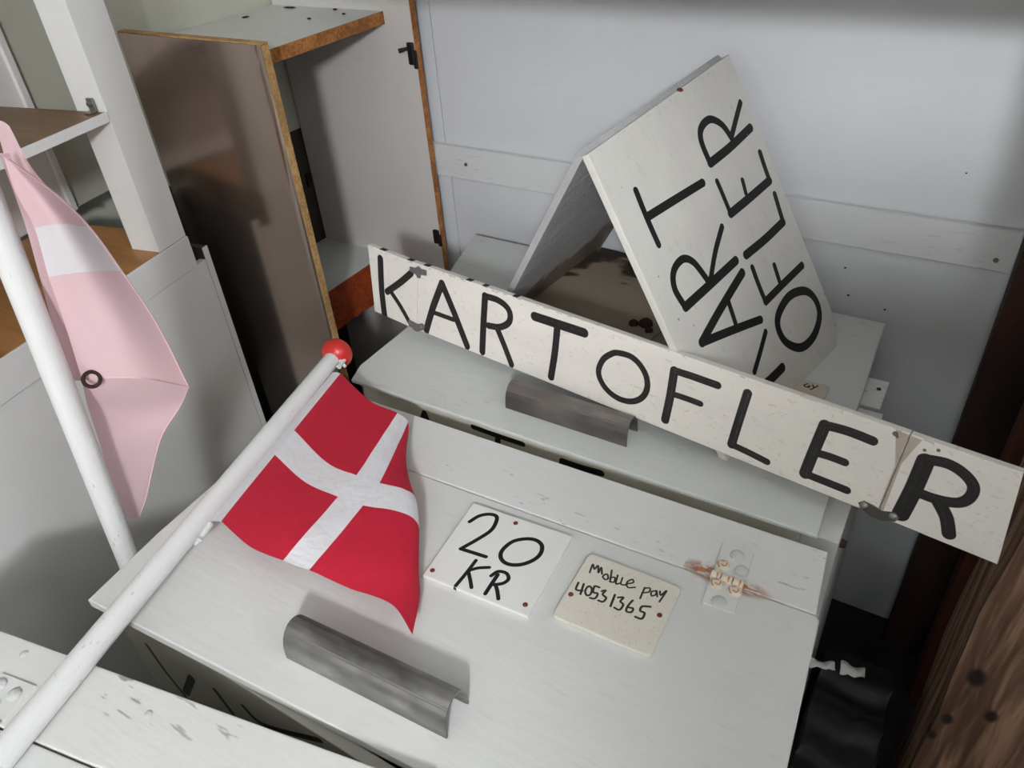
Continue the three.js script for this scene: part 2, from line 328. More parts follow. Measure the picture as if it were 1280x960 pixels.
const ground = (hex, mott, s, stain = 0) => (u, v) => { const c = rgb(hex), k = (fbm(u, v, 9, 4, 4, s) - 0.5) * mott, w = stain * smooth(0.66, 0.85, fbm(u + 0.02 * fbm(u, v, 40, 20, 2, s + 8), v, 150, 30, 3, s + 3)); return mix3([c[0] + k, c[1] + k * 0.98, c[2] + k * 0.9], rgb(0x8f8375), w); };

// ================================================================ THE SETTING
struct('floor', box(-2.0, 1.8, -0.1, 0, -1.6, 3.1, 0), M.floor);
struct('ceiling', box(-2.0, 1.8, 2.5, 2.6, -1.6, 3.1, 0), M.ceiling);
struct('wall_left', box(-2.0, -1.86, 0, 2.5, -1.6, 3.1, 0), M.leftWall);

{ // back wall: a core clad with white sheets, a batten over the joint
  const w = struct('wall_back', box(-2.0, 1.8, 0, 2.5, -1.6, -1.43, 0), M.wall);
  for (const [x0, x1, y0, y1] of [[-1.86, -1.0965, 1.002, 2.5], [-1.0945, 1.6, 1.002, 2.5], [-1.86, -1.0915, 0, 0.998], [-1.0895, 1.6, 0, 0.998]]) part(w, 'panel', box(x0, x1, y0, y1, -1.4305, -1.42, 0.001), M.wall);
  for (const [x, y, r] of [[-0.179, 0.909, 0.0022], [-0.163, 0.853, 0.0026], [-0.094, 0.838, 0.0024], [-0.026, 1.118, 0.0016], [-0.06, 0.64, 0.0018], [-0.3, 0.87, 0.0015]]) part(w, 'fly_speck', new THREE.SphereGeometry(r, 8, 6).scale(1, 0.8, 0.4).translate(x, y, -1.4199), M.rustDark);
  const b = struct('trim_1', box(-1.86, 0.083, 0.962, 1.038, -1.4155, -1.403, 0.002), M.batten);
  for (const [x, y] of [[-1.03, 1.0], [0.055, 0.963 + 0.02], [-0.5, 1.0]]) part(b, 'screw', rod(V(x, y, -1.4025), V(x, y, -1.3995), 0.0045, 0.0035, 12), M.steel);
}
{ // front and right walls with their windows
  const { x, y, w, h, z } = WIN, s = [box(-2, x - w / 2, 0, 2.5, z, 3.1, 0), box(x + w / 2, 1.8, 0, 2.5, z, 3.1, 0), box(x - w / 2, x + w / 2, 0, y - h / 2, z, 3.1, 0), box(x - w / 2, x + w / 2, y + h / 2, 2.5, z, 3.1, 0)];
  struct('wall_front', merge(s), M.leftWall);
  const win = struct('window_1', merge([box(x - w / 2, x - w / 2 + 0.05, y - h / 2, y + h / 2, z, z + 0.05, 0), box(x + w / 2 - 0.05, x + w / 2, y - h / 2, y + h / 2, z, z + 0.05, 0), box(x - w / 2, x + w / 2, y - h / 2, y - h / 2 + 0.05, z, z + 0.05, 0), box(x - w / 2, x + w / 2, y + h / 2 - 0.05, y + h / 2, z, z + 0.05, 0)]), M.cabinet);
  const glow = std({ color: 0xffffff, emissive: 0xf8faff, emissiveIntensity: 0.4 });
  part(win, 'pane', box(x - w / 2 + 0.05, x + w / 2 - 0.05, y - h / 2 + 0.05, y + h / 2 - 0.05, z + 0.02, z + 0.026, 0), glow);
  const q = SIDE, r = [box(q.x, 1.8, 0, 2.5, -1.6, q.z - q.w / 2, 0), box(q.x, 1.8, 0, 2.5, q.z + q.w / 2, 3.1, 0), box(q.x, 1.8, 0, q.y - q.h / 2, q.z - q.w / 2, q.z + q.w / 2, 0), box(q.x, 1.8, q.y + q.h / 2, 2.5, q.z - q.w / 2, q.z + q.w / 2, 0)];
  struct('wall_right', merge(r), M.timberDark);
  const z0 = q.z - q.w / 2, z1 = q.z + q.w / 2, y0 = q.y - q.h / 2, y1 = q.y + q.h / 2;
  const w2 = struct('window_2', merge([box(q.x, q.x + 0.05, y0, y1, z0, z0 + 0.05, 0), box(q.x, q.x + 0.05, y0, y1, z1 - 0.05, z1, 0), box(q.x, q.x + 0.05, y0, y0 + 0.05, z0, z1, 0), box(q.x, q.x + 0.05, y1 - 0.05, y1, z0, z1, 0)]), M.cabinet);
  part(w2, 'pane', box(q.x + 0.02, q.x + 0.026, y0 + 0.05, y1 - 0.05, z0 + 0.05, z1 - 0.05, 0), glow);
}
{ // shelf board fixed to the wall above the picture
  const t = thing('wall_shelf', 'long shelf board fixed to the white wall above the signs', 'shelf', [0, 1.49, -1.42]);
  part(t, 'board', box(-1.05, 1.2, 1.49, 1.515, -1.4195, -0.93), M.batten); for (const x of [-0.9, 0, 0.9]) part(t, 'bracket', box(x - 0.012, x + 0.012, 1.5155, 1.66, -1.4195, -1.40), M.batten);
}
// dark timbers and boards of the partition right of the white wall
function post(name, label, x0, x1, z0, z1, y1, m, wob, s) {
  const g = new THREE.BoxGeometry(x1 - x0, y1, z1 - z0, 6, 60, 6), p = g.attributes.position;
  for (let i = 0; i < p.count; i++) {
    let x = p.getX(i), y = p.getY(i), z = p.getZ(i); const ex = x < 0 ? -1 : 1, ez = z < 0 ? -1 : 1;
    const cx = Math.abs(x) / ((x1 - x0) / 2), cz = Math.abs(z) / ((z1 - z0) / 2), c = Math.max(0, cx + cz - 1.55) * 2; // worn corners
    const nn = fbm((y + 3) / 6, 0.3 + 0.1 * ex + 0.05 * ez, 24, 8, 3, s) - 0.5, n2 = fbm((y + 3) / 6, 0.7 + 0.1 * ez, 60, 8, 3, s + 5) - 0.5;
    x += wob * nn - ex * c * wob * (0.5 + nn); z += wob * n2 - ez * c * wob * (0.5 + n2);
    p.setXYZ(i, x, y, z);
  }
  g.computeVertexNormals(); g.translate((x0 + x1) / 2, y1 / 2, (z0 + z1) / 2);
  const o = thing(name, label, 'timber post', [(x0 + x1) / 2, 0, z1]); part(o, 'beam', boxUV(g), m); return o;
}
post('timber_post', 'dark narrow timber post standing where the white batten on the wall ends', 0.084, 0.1665, -1.42, -1.34, 2.5, M.timberDark, 0.004, 3);
post('timber_post', 'reddish brown timber post between the dark narrow post and the big knotted beam', 0.158, 0.27, -1.325, -1.22, 2.5, wood(0x35190f, 0x6a3620, 71, 12, 2, { roughness: 0.85 }), 0.006, 9);
post('timber_post', 'big rough brown timber beam with knots, right of the long sign', 0.15, 0.42, -1.06, -0.83, 2.5, M.timber, 0.009, 15);

{ // tall cupboard behind the photographer's right shoulder
  const t = thing('cupboard', 'tall closed cupboard facing the boxes from across the room', 'cupboard', [0.65, 0, 0.55]);
  part(t, 'carcass', box(0.35, 0.95, 0, 1.8, 0.38, 0.72), M.timberDark); for (const x of [0.355, 0.652]) { const d = part(t, 'door', box(x, x + 0.293, 0.05, 1.77, 0.365, 0.379), M.timberDark); part(d, 'knob', new THREE.SphereGeometry(0.012, 12, 8).translate(x < 0.5 ? x + 0.27 : x + 0.02, 0.95, 0.356), M.steel); }
}

// ================================================================ POTATO BOXES
// mid box: a bin with a hinge board at the back and a flap lid in front
{
  const t = thing('sales_box', 'nearest large white wooden box, its lid carrying a price plate and a payment plate', 'box', [-0.45, 0, -0.5]);
  const yt = 0.828, f = -0.25, b = -0.735, l = -0.862, r = -0.04;
  const txt = printTex(82.2, 82.8, 16, ground(0xb4b1a8, 0.06, 19), MID, { color: '#15120f', k: 1.5 }, null, [-86.2, 0]);
  const front = part(t, 'front_panel', board(frame(V(0, 0, f), V(1, 0, 0), V(0, 1, 0)), [[l, 0.02], [r, 0.02], [r, yt], [l, yt]], 0.014, 0.001, [l, r, 0, 0.828]), std({ map: txt, roughness: 0.5 }), 'front panel with black hand-painted letters');
  part(t, 'side_panel', box(l, l + 0.014, 0.02, yt, b + 0.014, f - 0.0145), M.boxSide); part(t, 'side_panel', box(r - 0.014, r, 0.02, yt, b + 0.014, f - 0.0145), M.boxSide);
  part(t, 'back_panel', box(l, r, 0.02, yt, b, b + 0.0135), M.boxSide); part(t, 'bottom', box(l + 0.015, r - 0.015, 0.02, 0.034, b + 0.015, f - 0.015), M.boxSide);
  for (const [x, z] of [[l + 0.03, f - 0.04], [r - 0.03, f - 0.04], [l + 0.03, b + 0.04], [r - 0.03, b + 0.04]]) part(t, 'foot', box(x - 0.02, x + 0.02, 0, 0.02, z - 0.02, z + 0.02), M.boxSide);
  part(t, 'hinge_board', lid(0.845, [[-0.902, -0.625], [-0.033, -0.6575], [-0.044, -0.763], [-0.912, -0.742]], 0.016), M.hingeBoard, 'narrow fixed board at the back with flaked paint');
  const fl = part(t, 'lid', lid(0.845, [[-0.868, -0.233], [-0.002, -0.291], [0.001, -0.296], [-0.0275, -0.651], [-0.0325, -0.6563], [-0.9, -0.623], [-0.884, -0.36]], 0.016), M.lid, 'smooth white flap lid');
  t.userData.lidTop = 0.845;
  // painted-over butt hinge with rust in the joint
  const hg = part(t, 'hinge', merge([board(flat(0.8475), [[-0.168, 0.713], [-0.126, 0.714], [-0.1215, 0.663], [-0.162, 0.661]].map(([a, c]) => [a, c]).reverse(), 0.0027, 0.0006), board(flat(0.8475), [[-0.1625, 0.655], [-0.122, 0.657], [-0.1185, 0.612], [-0.1585, 0.609]].reverse(), 0.0027, 0.0006)]), M.hingeBoard, 'white painted butt hinge with rusty joint');
  for (const [x, z, m] of [[-0.144, -0.7, 0], [-0.155, -0.676, 1], [-0.131, -0.678, 0], [-0.152, -0.644, 1], [-0.129, -0.643, 1], [-0.14, -0.619, 0]]) part(hg, 'screw', dome([x, 0.8475, z], 0.0094, 0.0048), m ? M.rustyPaint : M.hingeBoard);
  for (const [xa, xb] of [[-0.163, -0.151], [-0.1495, -0.136], [-0.1345, -0.122]]) part(hg, 'knuckle', rod(V(xa, 0.8475, -0.6565 - (xa + 0.14) * 0.03), V(xb, 0.8475, -0.6565 - (xb + 0.14) * 0.03), 0.0064, 0.0064, 14), M.rustyPaint);
  // rust bled into the paint round the joint
  part(hg, 'rust_stain', (() => { const g = new THREE.PlaneGeometry(0.13, 0.034); g.rotateX(-Math.PI / 2); g.rotateY(-0.03); g.translate(-0.135, 0.8456, -0.6575); return g; })(), std({ color: 0xb9753c, roughness: 0.6, transparent: true, alphaMap: tex(256, 128, gray((u, v) => { const d = Math.hypot((u - 0.4) * 2, (v - 0.5) * 2); return clamp((1 - d) * 1.2) * smooth(0.15, 0.6, fbm(u, v, 12, 6, 4, 5)) * 1.3 + 0.5 * smooth(0.05, 0.0, Math.abs(v - 0.52)) * smooth(1, 0.3, Math.abs(u - 0.45) * 2); }), false) }), 'rust bled into the paint');
}
// half-round sheet-metal handle lying along x
function handle(name, label, x0, z0, x1, z1, w, h, y, m) {
  const t = thing(name, label, 'handle', [(x0 + x1) / 2, y, (z0 + z1) / 2], undefined);
  const outer = [], inner = [], N = 24, L = Math.hypot(x1 - x0, z1 - z0);
  for (let i = 0; i <= N; i++) { const a = Math.PI * i / N, c = Math.cos(a), s = Math.sin(a), q = Math.pow(Math.abs(s), 0.75); outer.push([c * w / 2, q * h]); inner.push([c * (w / 2 - 0.0025), q * (h - 0.0025)]); }
  const ring = [...outer, ...inner.reverse()];
  const sh = new THREE.Shape(ring.map((p) => new THREE.Vector2(...p)));
  const g = new THREE.ExtrudeGeometry(sh, { depth: L, bevelEnabled: false, curveSegments: 4 });
  const u = V((x1 - x0) / L, 0, (z1 - z0) / L), n = V(u.z, 0, -u.x);
  g.applyMatrix4(new THREE.Matrix4().makeBasis(n.multiplyScalar(-1), V(0, 1, 0), u).setPosition(V(x0, y, z0)));
  const body = part(t, 'grip', boxUV(toCreasedNormals(g, 0.9)), m);
  return t;
}
handle('lid_handle', 'grey half-round metal handle on the nearest box lid below the red flag', -0.566, -0.322, -0.337, -0.334, 0.047, 0.046, 0.8455, M.alu);
handle('lid_handle', 'dull brownish metal handle on the rear box lid, under the long sign', -0.582, -0.8535, -0.362, -0.8535, 0.044, 0.042, 0.8455, M.aluDark);
// price plate and payment plate
function printPlate(name, label, O, u, pts, t, ppc, g, strokes, ink, screws, ms, extra, y) {
  const o = thing(name, label, 'sign', [O.x, O.y - t, O.z]);
  const v = V(u.z, 0, -u.x), xs = pts.map((p) => p[0]), ys = pts.map((p) => p[1]), a0 = Math.min(...xs), a1 = Math.max(...xs), b0 = Math.min(...ys), b1 = Math.max(...ys);
  const tx = printTex((a1 - a0) * 100, (b1 - b0) * 100, ppc, g, strokes, ink, extra, [a0 * 100, b0 * 100]);
  part(o, 'plate', board(frame(O, u, v), pts, t, 0.0008, [a0, a1, b0, b1]), std({ map: tx, roughness: 0.4 }));
  for (const [x, z] of screws) part(o, 'screw', dome([x, O.y, z], 0.0034, 0.0018), ms);
  return o;
}
printPlate('price_sign', 'white plate reading 20 KR fixed with three rusty screws', V(-0.4903, 0.8515, -0.476), V(0.9981, 0, -0.062), [[0, 0], [0.1545, 0], [0.1514, 0.1414], [-0.005, 0.1412]], 0.006, 60, ground(0xe6e6e3, 0.02, 25), PRICE, { color: '#0f0e0e', k: 1.12 }, [[-0.429, -0.611], [-0.4832, -0.4879], [-0.3473, -0.4989]], M.rust);
printPlate('payment_sign', 'cream rounded plate with a handwritten telephone number', V(-0.3089, 0.8515, -0.5016), V(0.9995, 0, -0.0311), roundRect(-0.002, 0.126, 0, 0.11, 0.008), 0.006, 60, ground(0xddd8cc, 0.03, 27, 0.3), PAY, { color: '#2a2723', k: 0.9 }, [[-0.3047, -0.5399], [-0.1955, -0.5635]], M.rust);

// rear box against the wall
{
  const t = thing('sales_box', 'rear white wooden box against the wall, carrying the tent-shaped sign', 'box', [-0.45, 0, -1.08]);
  const l = -0.878, r = -0.0855, f = -0.8, b = -1.375, yt = 0.836;
  const txt = printTex(79.25, 83.6, 16, ground(0xd8d3c2, 0.05, 29), REAR, { color: '#15120f' }, null, [-87.8, 0]);
  part(t, 'front_panel', board(frame(V(0, 0, f), V(1, 0, 0), V(0, 1, 0)), [[l, 0.02], [r, 0.02], [r, yt], [l, yt]], 0.014, 0.001, [l, r, 0, 0.836]), std({ map: txt, roughness: 0.5 }), 'front panel with black hand-painted letters');
  part(t, 'side_panel', box(l, l + 0.014, 0.02, yt, b + 0.014, f - 0.0145), M.boxSide); part(t, 'side_panel', box(r - 0.014, r, 0.02, yt, b + 0.014, f - 0.0145), M.lid);
  part(t, 'back_panel', box(l, r, 0.02, yt, b, b + 0.0135), M.boxSide); part(t, 'bottom', box(l + 0.015, r - 0.015, 0.02, 0.034, b + 0.015, f - 0.015), M.boxSide);
  for (const [x, z] of [[l + 0.03, f - 0.04], [r - 0.03, f - 0.04], [l + 0.03, b + 0.04], [r - 0.03, b + 0.04]]) part(t, 'foot', box(x - 0.02, x + 0.02, 0, 0.02, z - 0.02, z + 0.02), M.boxSide);
  part(t, 'lid', lid(0.845, [[-0.878, -0.778], [-0.063, -0.784], [-0.083, -1.36], [-1.0, -1.367], [-0.918, -1.079], [-0.894, -0.99], [-0.893, -0.82]], 0.008), M.rearLid, 'smooth white flap lid');
  part(t, 'side_rail', box(-0.085, -0.036, 0.03, 0.828, -1.11, -0.8), M.lid);
  const br = part(t, 'bracket', merge([box(-0.085, -0.044, 0.826, 0.829, -1.2, -1.118, 0.0008), box(-0.085, -0.081, 0.78, 0.826, -1.2, -1.118, 0.0008)]), M.hingeBoard, 'white metal angle bracket on the right side');
  part(br, 'screw_hole', rod(V(-0.056, 0.828, -1.172), V(-0.056, 0.8298, -1.172), 0.004, 0.004, 12), M.black);
  part(t, 'bolt', rod(V(-0.036, 0.80, -0.83), V(-0.028, 0.80, -0.83), 0.007, 0.005, 8), M.rustDark, 'rusty bolt');
}
// payment plate on the rear lid, nearly hidden
printPlate('payment_sign', 'beige plate corner on the rear lid, mostly hidden behind the long sign', V(-0.255, 0.8495, -1.0), V(1, 0, 0), roundRect(0, 0.13, 0, 0.118, 0.006), 0.004, 40, ground(0xc6b9a8, 0.03, 28), [[0.28, 9.6, 10.8, 9.2, 10.2, 9.6, 9.8, 10, 10.4, 10, 9.8], [0.28, 10.4, 10.8, 10.7, 10.2], [0.28, 11.2, 10.9, 10.4, 9.4]], { color: '#1c1712' }, [], M.rust);

// front-left box: only its back part is in view
{
  const t = thing('sales_box', 'white box at the lower left with worn flaking paint, its hinge under the pole', 'box', [-0.55, 0, 0.15]);
  const A = V(-0.9, 0, -0.1415), u = V(0.9827, 0, -0.185), v = V(u.z, 0, -u.x); // along the back edge; v points to the wall
  const Fm = frame(V(A.x, 0.87, A.z), u, v), Q = (a0, a1, b0, b1) => [[a0, b0], [a1, b0], [a1, b1], [a0, b1]];
  part(t, 'hinge_board', board(Fm, Q(-0.12, 0.6, -0.0955, 0), 0.016, 0.002), M.wornBoard, 'narrow board at the back with worn flaking paint');
  part(t, 'lid', board(Fm, Q(-0.12, 0.6, -0.52, -0.098), 0.016, 0.002), M.lid);
  const side = (a0, a1, b0, b1, y0, y1) => board(frame(V(A.x, y1, A.z), u, v), Q(a0, a1, b0, b1), y1 - y0, 0.001);
  part(t, 'back_panel', side(-0.1, 0.58, -0.034, -0.02, 0.02, 0.854), M.boxSide); part(t, 'front_panel', side(-0.1, 0.58, -0.5, -0.486, 0.02, 0.854), M.boxSide);
  part(t, 'side_panel', side(-0.1, -0.086, -0.485, -0.035, 0.02, 0.854), M.boxSide); part(t, 'side_panel', side(0.566, 0.58, -0.485, -0.035, 0.02, 0.854), M.boxSide);
  part(t, 'bottom', side(-0.085, 0.565, -0.485, -0.035, 0.02, 0.034), M.boxSide);
  for (const [a, b] of [[-0.08, -0.07], [0.56, -0.07], [-0.08, -0.46], [0.56, -0.46]]) part(t, 'foot', side(a - 0.02, a + 0.02, b - 0.02, b + 0.02, 0, 0.02), M.boxSide);
  const hb = (a0, a1, b0, b1) => board(frame(V(A.x, 0.8725, A.z), u, v), Q(a0, a1, b0, b1), 0.0027, 0.0006);
  const hg = part(t, 'hinge', merge([hb(0.058, 0.112, -0.09, -0.045), hb(0.055, 0.109, -0.148, -0.1)]), M.hingeBoard, 'white painted butt hinge');
  const at = (a, b, y) => [A.x + u.x * a + v.x * b, y, A.z + u.z * a + v.z * b];
  for (const [a, b] of [[0.07, -0.058], [0.098, -0.062], [0.085, -0.08], [0.07, -0.118], [0.095, -0.112]]) part(hg, 'screw', dome(at(a, b, 0.8725), 0.0085, 0.0045), M.hingeBoard);
  for (const [a, b] of [[0.057, 0.074], [0.0755, 0.0925], [0.094, 0.111]]) part(hg, 'knuckle', rod(V(...at(a, -0.097, 0.8725)), V(...at(b, -0.097, 0.8725)), 0.005, 0.005, 12), M.hingeBoard);
  for (const [a, b] of [[0.06, -0.016], [0.265, -0.03], [0.55, -0.02]]) part(t, 'screw', dome(at(a, b, 0.87), 0.005, 0.002), M.hingeBoard);
}

// ================================================================ SIGNS
{ // tent-shaped sign: two boards joined along the ridge, lying on its side on the rear box
  const P1 = V(-0.4654, 1.268, -0.9129), u = V(0.1361, 0.0864, -0.9869), vd = V(0.5208, -0.8537, -0.0029);
  const t = thing('tent_sign', 'white tent-shaped sign of two boards with black letters painted sideways', 'sign', [-0.43, 0.845, -1.1]);
  const out = [[0, 0], [0.4094, 0], [0.3690, 0.476], [0.3672, 0.505], [0.332, 0.5305], [-0.044, 0.4962]];
  const tx = printTex(46, 54, 36, ground(0xdcdad3, 0.05, 35, 0.12), FRAME, { color: '#100e0d', k: 1.15 }, (c, X, Y, k) => {
    c.globalAlpha = 0.35; c.strokeStyle = '#8d8172'; for (let i = 0; i < 26; i++) { c.lineWidth = 1 + rnd() * 2; c.beginPath(); const x = X(rnd() * 40), y = Y(rnd() * 1.2); c.moveTo(x, y); c.lineTo(x + 30 * rnd(), y + 3 * rnd()); c.stroke(); }
    c.globalAlpha = 0.8; c.fillStyle = '#8a8478'; for (const [a, b] of [[0.7, 27], [1.2, 20], [3, 6.5], [36, 12.5], [37, 44], [36, 50], [3, 29.5]]) { c.beginPath(); c.ellipse(X(a), Y(b), 3 + 4 * rnd(), 4 + 4 * rnd(), rnd(), 0, 7); c.fill(); } c.globalAlpha = 1;
  }, [-4.6, 0], true);
  tx.flipY = true;
  // face up: second axis runs up the board so that the normal looks out
  const up = vd.clone().multiplyScalar(-1);
  part(t, 'board', board(frame(P1, u, up), out.map(([a, b]) => [a, -b]).reverse(), 0.012, 0.001, [-0.046, 0.414, -0.54, 0]), std({ map: tx, roughness: 0.65 }), 'board with black hand-painted letters');
  const rust = part(t, 'screw', dome([0, 0, 0], 0.005, 0.003).applyQuaternion(new THREE.Quaternion().setFromUnitVectors(V(0, 1, 0), V(0.2, 0.97, 0.1).normalize())).translate(P1.x + u.x * 0.245 + 0.002, P1.y + u.y * 0.245 - 0.0005, P1.z + u.z * 0.245), M.rust);
  // far board, inner side towards the camera
  const L4 = V(-0.727, 0.846, -1.014), P1b = V(-0.473, 1.261, -0.9135), d = P1b.clone().sub(L4), ul = u.clone(), len = d.length(); d.normalize();
  const nb = ul.clone().cross(d).normalize(), vv = nb.clone().cross(ul).normalize(), sk = d.dot(ul) * len, hh = d.dot(vv) * len;
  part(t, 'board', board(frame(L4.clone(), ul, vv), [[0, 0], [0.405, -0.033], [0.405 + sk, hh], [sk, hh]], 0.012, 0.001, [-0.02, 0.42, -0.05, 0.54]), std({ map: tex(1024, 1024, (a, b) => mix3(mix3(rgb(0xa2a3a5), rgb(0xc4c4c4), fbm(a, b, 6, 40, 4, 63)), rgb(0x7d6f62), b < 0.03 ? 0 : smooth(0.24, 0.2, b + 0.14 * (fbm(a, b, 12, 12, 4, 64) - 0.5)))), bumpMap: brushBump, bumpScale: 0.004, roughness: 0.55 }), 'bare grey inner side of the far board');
  part(t, 'base_board', lid(0.858, [[-0.737, -1.03], [-0.69, -1.405], [-0.26, -1.37], [-0.26, -1.30], [-0.29, -1.02]], 0.012, 0.001), M.dirtyBoard, 'dirty brown board between the two sides');
  const k = part(t, 'hinge', lid(0.8615, [[-0.54, -1.10], [-0.52, -1.175], [-0.43, -1.16], [-0.44, -1.09]], 0.0035, 0.0008), M.dirtyBoard, 'small plate with rusty bolts');
  for (const [x, z, r] of [[-0.487, -1.138, 0.010], [-0.466, -1.146, 0.014], [-0.452, -1.128, 0.008]]) part(k, 'bolt', dome([x, 0.8615, z], r, r * 0.9, 8), M.rustDark);
}
{ // long three-part sign
  const O = V(-0.9503, 0.88, -0.9403), u = V(0.992, 0, 0.126), v = V(0.0219, 0.9848, -0.1723);
  const t = thing('long_sign', 'long white board sign with black capital letters, leaning across the rear box', 'sign', [-0.4, 0.88, -0.875]);
  const W = 1.096, H = 0.131;
  const tx = printTex(W * 100, H * 100, 18, ground(0xe4dfd8, 0.05, 45, 0.2), BOARD, { color: '#14110f', cap: 'round', k: 1.22, streak: 0.3 }, (c, X, Y, k, w, h) => {
    c.globalAlpha = 0.5; c.strokeStyle = '#7e746a'; for (let i = 0; i < 60; i++) { c.lineWidth = 1 + rnd() * 2.4; const x = rnd() * w, y = rnd() * 7; c.beginPath(); c.moveTo(x, y); c.lineTo(x + 26 * rnd(), y + 1.5 * rnd()); c.stroke(); }
    c.globalAlpha = 0.6; c.fillStyle = '#8d7b6a'; c.beginPath(); c.moveTo(X(94.5), Y(12.8)); c.lineTo(X(97.6), Y(12.6)); c.lineTo(X(96.3), Y(8.5)); c.lineTo(X(96.1), Y(0.6)); c.lineTo(X(95.4), Y(0.6)); c.lineTo(X(95.7), Y(8)); c.fill();
    c.globalAlpha = 0.85; c.fillStyle = '#4d4742'; for (const [a, b, q] of [[94.6, 12.2, 0.35], [98.2, 11.4, 0.2], [99.6, 12, 0.22], [94.9, 11.9, 0.2], [8, 3, 0.15]]) { c.beginPath(); c.arc(X(a), Y(b), q * k, 0, 7); c.fill(); }
    c.globalAlpha = 0.5; c.fillStyle = '#8a857e'; for (const [a, b] of [[9, 11], [22, 12.6], [36, 12], [50, 12.3], [63, 12.8], [73, 6]]) { c.beginPath(); c.arc(X(a), Y(b), 2, 0, 7); c.fill(); } c.globalAlpha = 1;
  });
  const m = std({ map: tx, roughness: 0.62 }), F = frame(O, u, v), pr = [0, W, 0, H];
  const g = 0.0007;
  part(t, 'panel', board(F, [[0.001, 0], [0.116 - g, -0.003], [0.1225 - g, 0.1295], [-0.01, 0.133]], 0.012, 0.001, pr), m, 'left end panel');
  part(t, 'panel', board(F, [[0.116 + g, -0.002], [0.955 - g, 0], [0.962 - g, 0.1285], [0.1225 + g, 0.1305]], 0.012, 0.001, pr), m, 'middle panel');
  part(t, 'panel', board(F, [[0.955 + g, 0], [W, 0], [1.083, 0.1285], [0.962 + g, 0.128]], 0.012, 0.001, pr), m, 'right end panel');
  const onF = (g_) => g_.applyMatrix4(F);
  const plate = (pts) => board(F.clone().multiply(new THREE.Matrix4().makeTranslation(0, 0, 0.002)), pts, 0.002, 0.0004);
  const hm = std({ color: 0x6f6b69, metalness: 0.3, roughness: 0.5 });
  part(t, 'hinge', plate([[0.105, 0.111], [0.121, 0.108], [0.124, 0.1035], [0.131, 0.1035], [0.133, 0.111], [0.147, 0.113], [0.147, 0.123], [0.134, 0.1225], [0.127, 0.126], [0.118, 0.1205], [0.105, 0.1195]].map(([a, b]) => [a - 0.002, b])), hm, 'grey hinge at the top of the left joint');
  const hA = part(t, 'hinge', plate([[0.098, 0.001], [0.113, -0.0055], [0.12, -0.0055], [0.137, 0.004], [0.14, 0.011], [0.132, 0.0155], [0.12, 0.0105], [0.107, 0.0115], [0.0975, 0.0125], [0.0935, 0.006]]), hm, 'grey hinge at the foot of the left joint');
  for (const [a, b] of [[0.101, 0.0068], [0.132, 0.009]]) part(hA, 'screw', onF(new THREE.SphereGeometry(0.0032, 10, 6).scale(1, 1, 0.5).translate(a, b, 0.003)), M.steel);
  const hB = part(t, 'hinge', plate([[0.935, 0.002], [0.95, -0.004], [0.962, -0.004], [0.978, 0.003], [0.982, 0.010], [0.975, 0.016], [0.960, 0.010], [0.950, 0.013], [0.936, 0.0145], [0.930, 0.0085]]), std({ color: 0x55504c, metalness: 0.4, roughness: 0.5 }), 'dark hinge at the foot of the right joint');
  for (const [a, b] of [[0.938, 0.008], [0.974, 0.009]]) part(hB, 'screw', onF(new THREE.SphereGeometry(0.006, 12, 8).scale(1, 1, 0.5).translate(a, b, 0.003)), M.steel);
}

// ================================================================ FLAGS
function ease(t, nodes, rows) { // interpolate with Hermite tangents over uneven nodes
  let i = 0; while (i < nodes.length - 2 && t > nodes[i + 1]) i++;
  const n = nodes.length, h = nodes[i + 1] - nodes[i], s = (t - nodes[i]) / h, tan = (k) => { const a = Math.max(0, k - 1), b = Math.min(n - 1, k + 1); return rows[b].map((q, j) => (q - rows[a][j]) / (nodes[b] - nodes[a])); };
  const m0 = tan(i), m1 = tan(i + 1), s2 = s * s, s3 = s2 * s;
  return rows[i].map((q, j) => (2 * s3 - 3 * s2 + 1) * q + (s3 - 2 * s2 + s) * h * m0[j] + (-2 * s3 + 3 * s2) * rows[i + 1][j] + (s3 - s2) * h * m1[j]);
}
function cloth(grid, un, vn, u0, u1, v0, v1, wr = 0, nu = 24, nv = 24) {
  const g = new THREE.PlaneGeometry(1, 1, nu, nv), p = g.attributes.position, uv = g.attributes.uv;
  for (let i = 0; i < p.count; i++) {
    const u = u0 + (u1 - u0) * (p.getX(i) + 0.5), v = v0 + (v1 - v0) * (0.5 - p.getY(i)), q = ease(v, vn, grid.map((r) => ease(u, un, r)));
    const k = wr * (fbm(u * 0.99, v * 0.99, 5, 5, 3, 81) - 0.5) * Math.min(1, u * 8);
    p.setXYZ(i, q[0], q[1] + k, q[2]); uv.setXY(i, u, v);
  }
  g.computeVertexNormals(); return g;
}
